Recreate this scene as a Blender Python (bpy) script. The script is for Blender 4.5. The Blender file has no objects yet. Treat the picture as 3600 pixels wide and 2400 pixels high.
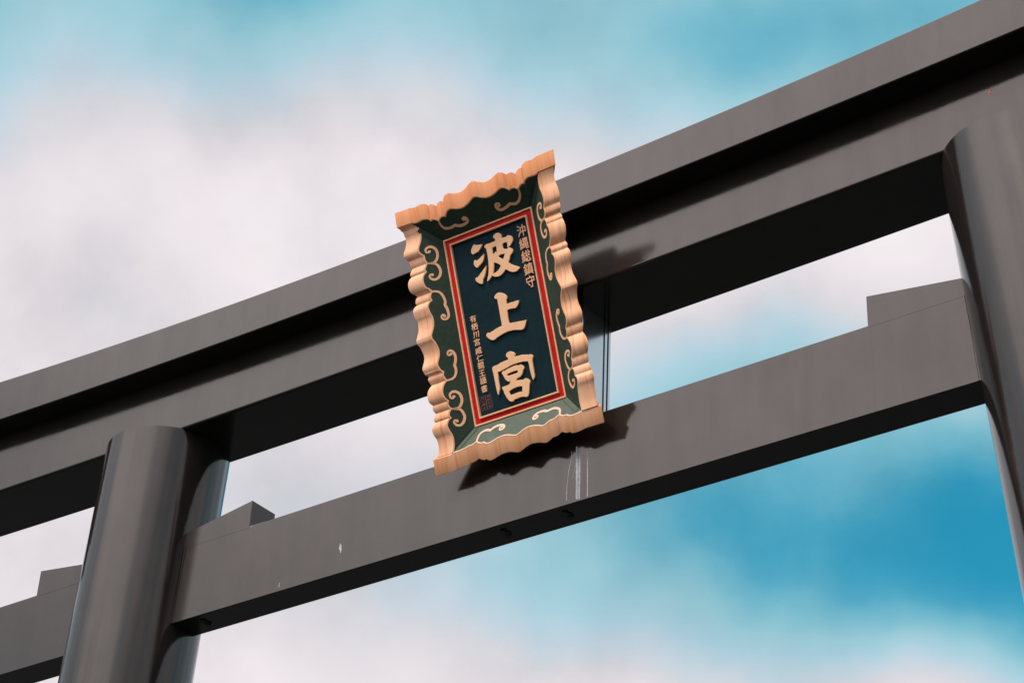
import bpy, bmesh, math, json, random
from mathutils import Vector, Matrix

# ------------------------------------------------------------------ camera, world, sun, exposure
SC = bpy.context.scene
COL = SC.collection
ZO = 6.845                       # height of the tie beam's underside above the ground

def camera():
    yaw, pitch, roll = -0.653066, 0.568102, 0.050529
    cy, sy, cp, sp = math.cos(yaw), math.sin(yaw), math.cos(pitch), math.sin(pitch)
    fwd = Vector((sy*cp, cy*cp, sp)); right = Vector((cy, -sy, 0)); up = right.cross(fwd)
    r = math.cos(roll)*right + math.sin(roll)*up
    u = -math.sin(roll)*right + math.cos(roll)*up
    m = Matrix(((r.x, u.x, -fwd.x, 5.9375), (r.y, u.y, -fwd.y, -8.0693), (r.z, u.z, -fwd.z, -5.2445+ZO), (0, 0, 0, 1)))
    c = bpy.data.cameras.new('camera'); c.sensor_width = 36; c.lens = 74.19; c.clip_end = 5000; c.clip_start = .05
    o = bpy.data.objects.new('camera', c); o.matrix_world = m; COL.objects.link(o); SC.camera = o
camera()

SUNV = Vector((.07, .62, -.78)).normalized()     # direction the sunlight travels
sl = bpy.data.lights.new('sun', 'SUN'); sl.energy = 2.7; sl.angle = math.radians(10); sl.color = (1.0, .91, .81)
so = bpy.data.objects.new('sun', sl); so.rotation_euler = SUNV.to_track_quat('-Z', 'Y').to_euler(); so.location = (-8, -12, 20); COL.objects.link(so)
SC.view_settings.view_transform = 'Standard'; SC.view_settings.look = 'None'
SC.view_settings.exposure = 0.0; SC.view_settings.gamma = 1.0

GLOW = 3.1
SKY = json.loads('''[[-0.641,0.4118,0.6477,-0.329],[-0.6035,0.45,0.6583,0.306],[-0.5632,0.4877,0.6671,-0.557],[-0.5206,0.5243,0.6739,-0.04],[-0.4758,0.5597,0.6785,-0.419],[-0.4292,0.5933,0.681,0.036],[-0.3815,0.6249,0.6812,0.236],[-0.3329,0.6541,0.6792,0.114],[-0.2841,0.6808,0.6751,0.014],[-0.2356,0.7049,0.669,-0.068],[-0.6631,0.442,0.6041,-0.266],[-0.6256,0.4809,0.6143,0.129],[-0.5853,0.5192,0.6228,0.016],[-0.5424,0.5565,0.6294,0.072],[-0.4973,0.5923,0.634,0.351],[-0.4504,0.6262,0.6364,-0.17],[-0.4021,0.6579,0.6368,-0.487],[-0.353,0.6872,0.635,-0.466],[-0.3035,0.7137,0.6312,-0.202],[-0.2542,0.7375,0.6256,-0.308],[-0.6833,0.471,0.5579,0.145],[-0.6459,0.5106,0.5676,0.383],[-0.6056,0.5494,0.5757,-0.083],[-0.5626,0.5871,0.582,0.438],[-0.5173,0.6232,0.5865,-0.306],[-0.4702,0.6573,0.589,0.404],[-0.4215,0.6891,0.5895,0.506],[-0.372,0.7183,0.588,0.477],[-0.3221,0.7446,0.5846,0.584],[-0.2723,0.7681,0.5795,0.316],[-0.7012,0.4987,0.5095,0.259],[-0.664,0.5387,0.5186,-0.361],[-0.6239,0.5779,0.5262,0.139],[-0.5809,0.6158,0.5322,0.103],[-0.5357,0.6521,0.5365,0.262],[-0.4884,0.6863,0.539,0.163],[-0.4396,0.718,0.5397,-0.422],[-0.3899,0.747,0.5385,-0.093],[-0.3397,0.7731,0.5356,-0.419],[-0.2896,0.7962,0.5312,-0.253],[-0.7168,0.5246,0.4593,0.226],[-0.6798,0.5648,0.4677,0.128],[-0.6399,0.6042,0.4748,0.477],[-0.5972,0.6423,0.4805,-0.424],[-0.552,0.6786,0.4846,0.471],[-0.5048,0.7127,0.4871,-0.356],[-0.4561,0.7443,0.4879,0.384],[-0.4063,0.7731,0.4871,-0.377],[-0.3561,0.7989,0.4848,0.733],[-0.3059,0.8217,0.4809,-0.07],[-0.7298,0.5486,0.4079,0.136],[-0.6932,0.5889,0.4156,-0.216],[-0.6535,0.6283,0.4221,0.029],[-0.6111,0.6662,0.4274,0.007],[-0.5662,0.7024,0.4313,0.079],[-0.5193,0.7363,0.4338,-0.426],[-0.4708,0.7677,0.4348,-0.113],[-0.4212,0.7962,0.4343,-0.41],[-0.3711,0.8217,0.4325,-0.633],[-0.321,0.8441,0.4294,-0.863],[-0.7403,0.5704,0.3559,0.228],[-0.704,0.6106,0.3628,0.17],[-0.6647,0.6498,0.3687,0.263],[-0.6227,0.6875,0.3735,0.174],[-0.5783,0.7234,0.3772,0.084],[-0.5317,0.757,0.3797,0.445],[-0.4836,0.7881,0.3809,0.363],[-0.4344,0.8162,0.3808,0.026],[-0.3847,0.8414,0.3796,1.045],[-0.3348,0.8635,0.3772,0.22]]''')
def world():
    w = bpy.data.worlds.new('World'); SC.world = w; w.use_nodes = True
    nt = w.node_tree; nt.nodes.clear(); N = nt.nodes.new; L = nt.links.new
    def math_(op, a, b=None, c=None, clamp=False):
        n = N('ShaderNodeMath'); n.operation = op; n.use_clamp = clamp
        for i, v in enumerate((a, b, c)):
            if v is None: continue
            if isinstance(v, (int, float)): n.inputs[i].default_value = v
            else: L(v, n.inputs[i])
        return n.outputs[0]
    tc = N('ShaderNodeTexCoord')
    dirv = N('ShaderNodeVectorMath'); dirv.operation = 'NORMALIZE'; L(tc.outputs['Generated'], dirv.inputs[0])
    d = dirv.outputs[0]
    def noise(scale, det, off=(0, 0, 0), rough=.5):
        mp = N('ShaderNodeMapping'); mp.inputs['Location'].default_value = off; L(d, mp.inputs['Vector'])
        n = N('ShaderNodeTexNoise'); n.inputs['Scale'].default_value = scale; n.inputs['Detail'].default_value = det
        n.inputs['Roughness'].default_value = rough; L(mp.outputs[0], n.inputs['Vector']); return n
    # warp the lookup direction a little so that cloud edges are ragged
    wn = noise(20, 2.0, rough=.5)
    s1 = N('ShaderNodeVectorMath'); s1.operation = 'SUBTRACT'; L(wn.outputs['Color'], s1.inputs[0]); s1.inputs[1].default_value = (.5, .5, .5)
    s2 = N('ShaderNodeVectorMath'); s2.operation = 'MULTIPLY_ADD'; L(s1.outputs[0], s2.inputs[0]); s2.inputs[1].default_value = (.022,)*3; L(d, s2.inputs[2])
    dw = s2.outputs[0]
    acc = .6
    for (x, y, z, a) in SKY:
        dd = N('ShaderNodeVectorMath'); dd.operation = 'DISTANCE'; L(dw, dd.inputs[0]); dd.inputs[1].default_value = (x, y, z)
        mr = N('ShaderNodeMapRange'); mr.interpolation_type = 'SMOOTHSTEP'
        mr.inputs['From Min'].default_value = .12; mr.inputs['From Max'].default_value = 0
        mr.inputs['To Min'].default_value = 0; mr.inputs['To Max'].default_value = a; L(dd.outputs['Value'], mr.inputs['Value'])
        acc = math_('ADD', acc, mr.outputs['Result'])
    n1 = noise(4.2, 4, (7.3, 2.1, 1.4), .55); n2 = noise(30, 4, (1, 2, 3), .55); n3 = noise(11, 5, (5, 1, 2), .55)
    # broad cloud banks over the whole dome (same coverage as in view), finer wisps everywhere
    inner = N('ShaderNodeVectorMath'); inner.operation = 'DISTANCE'; L(d, inner.inputs[0]); inner.inputs[1].default_value = (-.512, .669, .538)
    far = N('ShaderNodeMapRange'); far.interpolation_type = 'SMOOTHSTEP'; far.inputs['From Min'].default_value = .2; far.inputs['From Max'].default_value = .45; L(inner.outputs['Value'], far.inputs['Value'])
    bank = math_('MULTIPLY', math_('SUBTRACT', n1.outputs['Fac'], .41), 1.8)
    bank = math_('MULTIPLY', bank, far.outputs['Result'])
    vd = N('ShaderNodeVectorMath'); vd.operation = 'DOT_PRODUCT'; L(d, vd.inputs[0]); vd.inputs[1].default_value = tuple(-SUNV)
    vm = N('ShaderNodeMapRange'); vm.interpolation_type = 'SMOOTHSTEP'; vm.inputs['From Min'].default_value = .5; vm.inputs['From Max'].default_value = .9; vm.inputs['To Max'].default_value = .45; L(vd.outputs['Value'], vm.inputs['Value'])
    dens = math_('ADD', math_('ADD', acc, bank), vm.outputs['Result'])
    dens = math_('ADD', dens, math_('MULTIPLY', math_('SUBTRACT', n2.outputs['Fac'], .5), .13))
    sky = N('ShaderNodeTexSky'); sky.sky_type = 'NISHITA'; sky.sun_disc = False
    sky.sun_elevation = math.asin(-SUNV.z); sky.sun_rotation = math.atan2(-SUNV.x, -SUNV.y)
    sky.air_density = 1.0; sky.dust_density = .6; sky.ozone_density = 2.5
    skm = N('ShaderNodeMix'); skm.data_type = 'RGBA'; skm.blend_type = 'MULTIPLY'; skm.inputs[0].default_value = 1
    L(sky.outputs[0], skm.inputs[6]); skm.inputs[7].default_value = (.2, 1.6, 1.42, 1)
    cr = N('ShaderNodeValToRGB'); e = cr.color_ramp
    s = lambda *c: tuple(((v/255+.055)/1.055)**2.4 for v in c)
    st = [(d/1.25, s(*c)) for d, c in ((0, (44, 146, 185)), (.12, (80, 165, 193)), (.27, (119, 184, 203)), (.42, (152, 199, 212)), (.57, (172, 206, 219)), (.72, (196, 210, 221)), (.82, (211, 212, 218)), (.92, (225, 219, 224)), (1.02, (236, 228, 232)), (1.2, (245, 240, 243)))]
    while len(e.elements) < len(st): e.elements.new(.5)
    for el, (p, c) in zip(e.elements, st): el.position = p; el.color = (*c, 1)
    L(math_('MULTIPLY', dens, 1/1.25, clamp=True), cr.inputs[0])
    # radiance of cloud is fixed (scaled by 1/strength below), clear air is the Nishita sky
    STR = .1
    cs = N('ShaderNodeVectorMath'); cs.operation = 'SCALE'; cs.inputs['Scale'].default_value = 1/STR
    # shaded folds inside the cloud
    fold = N('ShaderNodeMapRange'); fold.interpolation_type = 'SMOOTHSTEP'; fold.inputs['From Min'].default_value = .32; fold.inputs['From Max'].default_value = .62; L(n3.outputs['Fac'], fold.inputs['Value'])
    fm = N('ShaderNodeMix'); fm.data_type = 'RGBA'; L(fold.outputs['Result'], fm.inputs[0]); fm.inputs[6].default_value = (.925, .925, .935, 1); fm.inputs[7].default_value = (1.05, 1.05, 1.045, 1)
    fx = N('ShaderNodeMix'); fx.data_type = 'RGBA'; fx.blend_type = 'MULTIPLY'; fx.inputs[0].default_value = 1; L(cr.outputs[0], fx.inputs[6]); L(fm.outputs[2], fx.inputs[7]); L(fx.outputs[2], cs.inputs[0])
    # sunlit cloud: brighter towards the veiled sun
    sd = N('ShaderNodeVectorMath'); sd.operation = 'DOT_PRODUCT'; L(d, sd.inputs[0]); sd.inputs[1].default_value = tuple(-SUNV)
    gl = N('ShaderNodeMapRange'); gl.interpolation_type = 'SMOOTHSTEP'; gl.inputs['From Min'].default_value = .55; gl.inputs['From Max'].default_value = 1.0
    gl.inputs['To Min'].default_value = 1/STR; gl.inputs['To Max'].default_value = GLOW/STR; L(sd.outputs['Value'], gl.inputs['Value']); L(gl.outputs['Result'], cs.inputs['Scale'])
    wt = N('ShaderNodeMapRange'); wt.inputs['From Min'].default_value = .5; wt.inputs['From Max'].default_value = .95; L(sd.outputs['Value'], wt.inputs['Value'])
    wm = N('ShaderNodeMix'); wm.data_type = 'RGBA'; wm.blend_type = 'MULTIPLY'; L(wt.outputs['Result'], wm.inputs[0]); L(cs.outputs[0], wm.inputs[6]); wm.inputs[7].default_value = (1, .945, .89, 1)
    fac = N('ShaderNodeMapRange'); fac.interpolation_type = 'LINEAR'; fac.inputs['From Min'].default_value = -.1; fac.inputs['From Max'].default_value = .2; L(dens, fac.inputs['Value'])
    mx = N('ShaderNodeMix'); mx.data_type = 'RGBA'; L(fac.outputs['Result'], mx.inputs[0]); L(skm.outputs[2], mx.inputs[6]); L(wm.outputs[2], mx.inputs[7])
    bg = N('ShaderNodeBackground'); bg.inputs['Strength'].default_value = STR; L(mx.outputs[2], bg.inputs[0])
    ou = N('ShaderNodeOutputWorld'); L(bg.outputs[0], ou.inputs[0])
world()
SC.world.cycles.sampling_method = 'MANUAL'; SC.world.cycles.sample_map_resolution = 512

# ------------------------------------------------------------------ materials
def mat(name, color, rough=.5, spec=.5, metal=0.0):
    m = bpy.data.materials.new(name); m.use_nodes = True
    b = m.node_tree.nodes['Principled BSDF']
    b.inputs['Base Color'].default_value = (*color, 1); b.inputs['Roughness'].default_value = rough
    b.inputs['Specular IOR Level'].default_value = spec; b.inputs['Metallic'].default_value = metal
    return m, m.node_tree, b
def tex(nt, scale, det=3, rough=.5, vscale=(1, 1, 1), obj=True):
    tc = nt.nodes.new('ShaderNodeTexCoord'); mp = nt.nodes.new('ShaderNodeMapping'); mp.inputs['Scale'].default_value = vscale
    nt.links.new(tc.outputs['Object'], mp.inputs['Vector'])
    n = nt.nodes.new('ShaderNodeTexNoise'); n.inputs['Scale'].default_value = scale; n.inputs['Detail'].default_value = det; n.inputs['Roughness'].default_value = rough
    nt.links.new(mp.outputs[0], n.inputs['Vector']); return n
def ramp(nt, src, stops):
    r = nt.nodes.new('ShaderNodeValToRGB'); e = r.color_ramp
    while len(e.elements) < len(stops): e.elements.new(.5)
    for el, (p, c) in zip(e.elements, stops):
        el.position = p; el.color = (*c, 1) if not isinstance(c, (int, float)) else (c, c, c, 1)
    nt.links.new(src, r.inputs[0]); return r.outputs[0]
def bump(nt, b, src, strength, dist):
    bp = nt.nodes.new('ShaderNodeBump'); bp.inputs['Strength'].default_value = strength; bp.inputs['Distance'].default_value = dist
    nt.links.new(src, bp.inputs['Height']); nt.links.new(bp.outputs[0], b.inputs['Normal'])
def addf(nt, a, b, k):
    m = nt.nodes.new('ShaderNodeMath'); m.operation = 'MULTIPLY_ADD'; nt.links.new(b, m.inputs[0]); m.inputs[1].default_value = k; nt.links.new(a, m.inputs[2]); return m.outputs[0]

def paint_material():
    m, nt, b = mat('dark_steel_paint', (.1, .1, .1), .1, .5); b.inputs['IOR'].default_value = 1.58; b.inputs['Specular Tint'].default_value = (1, .985, .975, 1)
    n = tex(nt, 3.0, 5, .6); st = tex(nt, 9, 4, .6, (1, 1, .12))
    f = addf(nt, n.outputs['Fac'], st.outputs['Fac'], .6)
    c = ramp(nt, f, [(.55, (.013, .0105, .010)), (1.05, (.020, .016, .015))]); nt.links.new(c, b.inputs['Base Color'])
    rg = tex(nt, 5, 4, .6, (1, 1, .3)); rr = ramp(nt, rg.outputs['Fac'], [(.3, .085), (.7, .15)]); nt.links.new(rr, b.inputs['Roughness'])
    sl_ = ramp(nt, addf(nt, st.outputs['Fac'], n.outputs['Fac'], .7), [(.62, .475), (1.0, .52)]); nt.links.new(sl_, b.inputs['Specular IOR Level'])
    g = tex(nt, 120, 2, .5); g2 = tex(nt, 14, 3, .55)
    bump(nt, b, addf(nt, g.outputs['Fac'], g2.outputs['Fac'], 1.5), .22, .0009)
    return m
def wood_material(name, c0, c1, c2):
    m, nt, b = mat(name, (.7, .42, .25), .6, .12)
    fine = tex(nt, 1, 6, .65, (170, 30, 4)); broad = tex(nt, 1, 3, .5, (22, 7, 1.1)); fleck = tex(nt, 1, 4, .6, (45, 9, 1.6))
    f = addf(nt, broad.outputs['Fac'], fine.outputs['Fac'], .45)
    c1 = ramp(nt, f, [(.50, c0), (.70, c1), (.95, c2)])
    k = ramp(nt, fleck.outputs['Fac'], [(.56, 0.0), (.70, 1.0)])
    mx = nt.nodes.new('ShaderNodeMix'); mx.data_type = 'RGBA'; nt.links.new(c1, mx.inputs[6]); mx.inputs[7].default_value = (.55, .18, .05, 1)
    sc = nt.nodes.new('ShaderNodeMath'); sc.operation = 'MULTIPLY'; nt.links.new(k, sc.inputs[0]); sc.inputs[1].default_value = .6; nt.links.new(sc.outputs[0], mx.inputs[0])
    nt.links.new(mx.outputs[2], b.inputs['Base Color'])
    bump(nt, b, fine.outputs['Fac'], .25, .0015)
    return m
def lacquer(name, c0, c1, rough, scale=40, bs=.15):
    m, nt, b = mat(name, c0, rough, .12)
    n = tex(nt, scale, 5, .6); g = tex(nt, 5, 3, .5)
    nt.links.new(ramp(nt, addf(nt, n.outputs['Fac'], g.outputs['Fac'], .8), [(.65, c0), (1.15, c1)]), b.inputs['Base Color'])
    f = tex(nt, 420, 2, .5); bump(nt, b, f.outputs['Fac'], bs, .001)
    return m
PAINT = paint_material()
WOOD = wood_material('cypress_wood', (.74, .35, .17), (.86, .47, .28), (.90, .55, .36))
WOOD_TOP = wood_material('orange_cypress_wood', (.62, .23, .09), (.73, .31, .145), (.78, .36, .185))
WOOD_LOW = wood_material('tan_cypress_wood', (.64, .30, .135), (.75, .39, .21), (.80, .45, .265))
GREEN = lacquer('green_lacquer', (.022, .040, .030), (.034, .056, .040), .65)
def weathered_sunlit_green():
    m, nt, b = mat('weathered_sunlit_green_lacquer', (.03, .05, .03), .55, .4)
    n = tex(nt, 30, 5, .65); v = tex(nt, 7, 4, .6, (1, 1, .7))
    base = ramp(nt, n.outputs['Fac'], [(.3, (.036, .066, .044)), (.7, (.056, .088, .058))])  # paler base paints in the sunlight on the bottom board; teal patches are weathering
    k = ramp(nt, v.outputs['Fac'], [(.62, 0.0), (.78, .55)])
    mx = nt.nodes.new('ShaderNodeMix'); mx.data_type = 'RGBA'; nt.links.new(k, mx.inputs[0]); nt.links.new(base, mx.inputs[6]); mx.inputs[7].default_value = (.05, .20, .16, 1)
    nt.links.new(mx.outputs[2], b.inputs['Base Color']); return m
GREEN2 = weathered_sunlit_green()
NAVY = lacquer('navy_lacquer', (.0022, .016, .023), (.0035, .023, .032), .7)
RED = lacquer('vermilion_lacquer', (.52, .010, .012), (.62, .015, .016), .5)
GILT = lacquer('gilt_line', (.82, .46, .26), (.88, .52, .31), .6)
CHAR = lacquer('carved_pale_wood', (.88, .53, .305), (.94, .58, .345), .6, 18)
PINK = lacquer('worn_gilt_line', (.66, .44, .33), (.74, .52, .40), .6)
SMALL = lacquer('small_text_gilt', (.86, .45, .26), (.92, .52, .32), .55)
SEALM = lacquer('seal_salmon', (.22, .09, .085), (.30, .13, .12), .6)
STEEL = mat('brushed_steel', (.66, .69, .71), .2, .5, .95)[0]
DARK = mat('dark_seam', (.01, .012, .012), .6, .3)[0]
DRIP = lacquer('pale_drip_stain', (.22, .25, .27), (.42, .45, .47), .6, 60)
DRIP2 = lacquer('faint_drip_stain', (.20, .22, .24), (.30, .32, .34), .6, 60)
ORANGE = mat('orange_fleck', (.75, .16, .05), .6)[0]
IRON = mat('bracket_iron', (.03, .03, .03), .5)[0]
def ground_material():
    m, nt, b = mat('dark_asphalt', (.03, .03, .03), .9, .2)
    n = tex(nt, 3, 8, .7); nt.links.new(ramp(nt, n.outputs['Fac'], [(.3, (.015, .018, .0175)), (.7, (.024, .027, .0265))]), b.inputs['Base Color'])
    g = tex(nt, 60, 3); bump(nt, b, g.outputs['Fac'], .6, .01); return m
GROUND = ground_material()

# ------------------------------------------------------------------ helpers
def mesh_obj(name, verts, faces, mats, parent=None, idx=None, smooth=None):
    me = bpy.data.meshes.new(name); me.from_pydata([tuple(v) for v in verts], [], faces)
    for m in (mats if isinstance(mats, (list, tuple)) else [mats]): me.materials.append(m)
    if idx is not None:
        for p, i in zip(me.polygons, idx): p.material_index = i
    bm = bmesh.new(); bm.from_mesh(me); bmesh.ops.recalc_face_normals(bm, faces=bm.faces); bm.to_mesh(me); bm.free()
    if smooth is not None:
        for p in me.polygons: p.use_smooth = True
        me.set_sharp_from_angle(angle=math.radians(smooth))
    o = bpy.data.objects.new(name, me); COL.objects.link(o); o.parent = parent
    return o
def empty(name, loc, label, cat):
    e = bpy.data.objects.new(name, None); e.location = loc; e.empty_display_size = .3; COL.objects.link(e)
    e['label'] = label; e['category'] = cat; return e
def bevel_box(name, c0, c1, m, parent, bev=.006):
    bm = bmesh.new(); bmesh.ops.create_cube(bm, size=1)
    for v in bm.verts:
        v.co = Vector([(c0[i]+c1[i])/2 + v.co[i]*(c1[i]-c0[i]) for i in range(3)])
    if bev: bmesh.ops.bevel(bm, geom=bm.edges[:], offset=bev, segments=2, affect='EDGES')
    me = bpy.data.meshes.new(name); bm.to_mesh(me); bm.free(); me.materials.append(m)
    o = bpy.data.objects.new(name, me); COL.objects.link(o); o.parent = parent; return o
def spline(pts, closed=False, n=5):
    """Catmull-Rom through (a, b, cusp) points, broken at cusps."""
    out = []; N = len(pts); segs = N if closed else N-1
    P = lambda i: pts[i % N] if closed else pts[max(0, min(N-1, i))]
    for i in range(segs):
        p1, p2 = P(i), P(i+1)
        p0 = P(i-1); p3 = P(i+2)
        if p1[2]: p0 = (2*p1[0]-p2[0], 2*p1[1]-p2[1])
        if p2[2]: p3 = (2*p2[0]-p1[0], 2*p2[1]-p1[1])
        for k in range(n):
            t = k/n; r = []
            for j in (0, 1):
                a, b, c, d = p0[j], p1[j], p2[j], p3[j]
                r.append(.5*((2*b)+(c-a)*t+(2*a-5*b+4*c-d)*t*t+(3*b-a-3*c+d)*t*t*t))
            out.append(tuple(r))
    if not closed: out.append((pts[-1][0], pts[-1][1]))
    return out

# ------------------------------------------------------------------ setting
g = mesh_obj('ground', [(-1500, -1500, 0), (1500, -1500, 0), (1500, 1500, 0), (-1500, 1500, 0)], [(0, 1, 2, 3)], GROUND)
g['kind'] = 'structure'

# ------------------------------------------------------------------ the gate
gate = empty('torii_gate', (0, 0, 0), 'tall dark grey-brown painted steel torii gate spanning the picture', 'gate')
def sweep(name, half, section, parent, m=PAINT, n=64):
    """section(x) -> list of (y, z) corners (closed loop); swept along x from -half to half."""
    vs, fs = [], []
    for i in range(n+1):
        x = -half + 2*half*i/n; s = section(x); k = len(s)
        vs += [(x, y, z+ZO) for y, z in s]
    for i in range(n):
        for j in range(k):
            a = i*k+j; b = i*k+(j+1) % k; fs.append((a, b, b+k, a+k))
    fs.append(tuple(range(k))); fs.append(tuple(n*k+j for j in range(k)))
    return mesh_obj(name, vs, fs, m, parent)
def rect(y0, y1, z0, z1, b=.006, n=5):
    out = []
    for cy, cz, a0 in ((y0+b, z0+b, 180), (y1-b, z0+b, 270), (y1-b, z1-b, 0), (y0+b, z1-b, 90)):
        for i in range(n+1):
            a = math.radians(a0+90*i/n); out.append((cy+b*math.cos(a), cz+b*math.sin(a)))
    return out
DN, HN, DS = .2041, .5009, .4884
zs = lambda x: 1.2462 + .0028*x*x
zk = lambda x: 1.6425 + .0057*x*x
zt = lambda x: 1.6425 + .2586 + .0091*x*x
def kasagi(x):
    y0, y1, z0, z1 = -.4084, .4084, zk(x), zt(x); s = rect(y0, y1, z0, z1, .009)
    return s[:18] + [(0, z1+.07)] + s[18:]
sweep('top_lintel', 5.7, kasagi, gate)
lint = sweep('second_lintel', 5.2, lambda x: rect(-DS/2, DS/2, zs(x), zk(x)+.01, .016), gate)
beam = sweep('tie_beam', 4.75, lambda x: rect(-DN/2, DN/2, 0, HN, .005), gate, n=12)

def pillar(side):
    seg, n = 72, 12; vs, fs = [], []
    PX, LN, YO, YL, RR = (2.9183, .0527, -.025, .0015, .3902) if side < 0 else (2.887, .0912, .036, .0033, .4153)
    top = zs(2.9); H = top + ZO
    for i in range(n+1):
        d = H*i/n                        # distance below the lintel
        c = Vector((side*(PX+LN*d), YO+YL*d, H-d)); r = RR+.0027*d
        for j in range(seg):
            a = 2*math.pi*j/seg; z = c.z + (.0006 if i == 0 else 0)
            vs.append((c.x+r*math.cos(a), c.y+r*math.sin(a), z))
    for i in range(n):
        for j in range(seg):
            a = i*seg+j; b = i*seg+(j+1) % seg; fs.append((a, b, b+seg, a+seg))
    fs.append(tuple(range(seg))); fs.append(tuple(n*seg+j for j in range(seg)))
    mesh_obj('pillar', vs, fs, PAINT, gate, smooth=40)
for s in (-1, 1): pillar(s)

def wedge(xa, za, xb, zb):
    y0, y1, z0 = -DN/2-.0008, DN/2+.0008, HN-.012
    prof = [(xa, z0), (xb, z0), (xb, zb), (xa, za)]
    bm = bmesh.new()
    f = [bm.verts.new((x, y0, z+ZO)) for x, z in prof]; b = [bm.verts.new((x, y1, z+ZO)) for x, z in prof]
    bm.faces.new(f); bm.faces.new(b[::-1])
    for i in range(4): bm.faces.new((f[i], b[i], b[(i+1) % 4], f[(i+1) % 4]))
    bmesh.ops.recalc_face_normals(bm, faces=bm.faces)
    bmesh.ops.bevel(bm, geom=bm.edges[:], offset=.002, segments=1, affect='EDGES')
    me = bpy.data.meshes.new('wedge'); bm.to_mesh(me); bm.free(); me.materials.append(PAINT)
    o = bpy.data.objects.new('wedge', me); COL.objects.link(o); o.parent = gate
for s in (-1, 1):
    wedge(s*2.70, .578, s*2.0459, .675)
    wedge(s*3.30, .597, s*3.864, .672)

strut = bevel_box('centre_strut', (-.325, -.1, HN+ZO-.002), (.325, .18, zs(0)+ZO+.002), STEEL, gate, .003)
for s in (-1, 1):
    for y in (.112, .150):
        a, b = sorted((s*.3252, s*.3265))
        bevel_box('seam', (a, y-.006, HN+ZO+.0005), (b, y+.006, zs(0)+ZO-.001), DARK, strut, 0)
# plugs on the underside of the tie beam
def plug(x, y):
    vs, fs, k = [], [], 16
    def disc(cx, cy, r, z0, z1):
        b = len(vs)
        for z in (z0, z1):
            for j in range(k): vs.append((cx+r*math.cos(2*math.pi*j/k), cy+r*math.sin(2*math.pi*j/k), z+ZO))
        for j in range(k): fs.append((b+j, b+(j+1) % k, b+k+(j+1) % k, b+k+j))
        fs.append(tuple(b+k+j for j in range(k)))
    disc(x, y, .026, .002, -.005); disc(x, y-.024, .017, .002, -.012); disc(x, y+.024, .017, .002, -.012)
    mesh_obj('drain_plug', vs, fs, IRON, beam, smooth=40)
for x in (-.203, .202, -2.40): plug(x, -.01)
# weld seams and stains on the tie beam's face
def face_strip(name, pts, w, m, parent, yf=-DN/2, d=.0007):
    vs, fs = [], []
    for i, p in enumerate(pts):
        ww = p[2] if len(p) > 2 else w
        vs += [(p[0]-ww/2, yf-d, p[1]+ZO), (p[0]+ww/2, yf-d, p[1]+ZO), (p[0]+ww/2, yf+.001, p[1]+ZO), (p[0]-ww/2, yf+.001, p[1]+ZO)]
    for i in range(len(pts)-1):
        for j in range(4): fs.append((i*4+j, i*4+(j+1) % 4, i*4+4+(j+1) % 4, i*4+4+j))
    fs += [(0, 1, 2, 3), tuple(len(vs)-4+j for j in range(4))]
    return mesh_obj(name, vs, fs, m, parent)
for s in (-1, 1):
    face_strip('weld_bead', [(s*2.598, .003), (s*2.588, .12), (s*2.577, .3), (s*2.5605, .497)], .007, PAINT, beam, d=.004)
face_strip('weld_seam', [(2.06, .007), (2.06, .493)], .003, PAINT, beam, d=.0006)
for pts, w, m in (
    ([(0.3096, 0.3365), (0.3124, 0.2451), (0.3149, 0.1524), (0.3187, 0.0179)], 0.007, DRIP),
    ([(0.316, 0.3346), (0.3189, 0.2432), (0.3213, 0.1505), (0.3235, 0.0166)], 0.006, DRIP2),
    ([(0.3207, 0.3252), (0.3233, 0.2419), (0.3257, 0.1492), (0.3279, 0.0153)], 0.006, DRIP),
    ([(0.3261, 0.3236), (0.3287, 0.2403), (0.3311, 0.1477), (0.3328, 0.014)], 0.008, DRIP2),
    ([(0.3321, 0.3218), (0.3346, 0.2386), (0.337, 0.146), (0.3381, 0.0124)], 0.0045, DRIP),
    ([(0.2767, 0.3207), (0.2799, 0.2825), (0.2656, 0.2127), (0.2564, 0.1234), (0.2544, 0.026)], 0.0028, DRIP),
    ([(0.3066, 0.2283), (0.2996, 0.1889), (0.2886, 0.1508)], 0.002, DRIP2),
    ([(0.38, 0.3014), (0.3822, 0.2245), (0.3853, 0.132), (0.3877, 0.0125)], 0.0038, DRIP),
    ): face_strip('drip_stain', pts, w, m, beam)
fl = lambda x, z, w, h: bevel_box('orange_fleck', (x-w/2, -DS/2-.001, z+ZO-h/2), (x+w/2, -DS/2+.001, z+ZO+h/2), ORANGE, lint, 0)
fl(2.850, 1.521, .010, .013); fl(2.856, 1.532, .009, .006)
face_strip('bird_dropping', [(-1.310, .190, .004), (-1.305, .176, .015), (-1.308, .160, .019), (-1.300, .146, .011), (-1.302, .128, .003)], .02, DRIP, beam)
face_strip('bird_dropping', [(-1.748, .055, .003), (-1.75, .03, .005)], .02, DRIP, beam)

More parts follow.
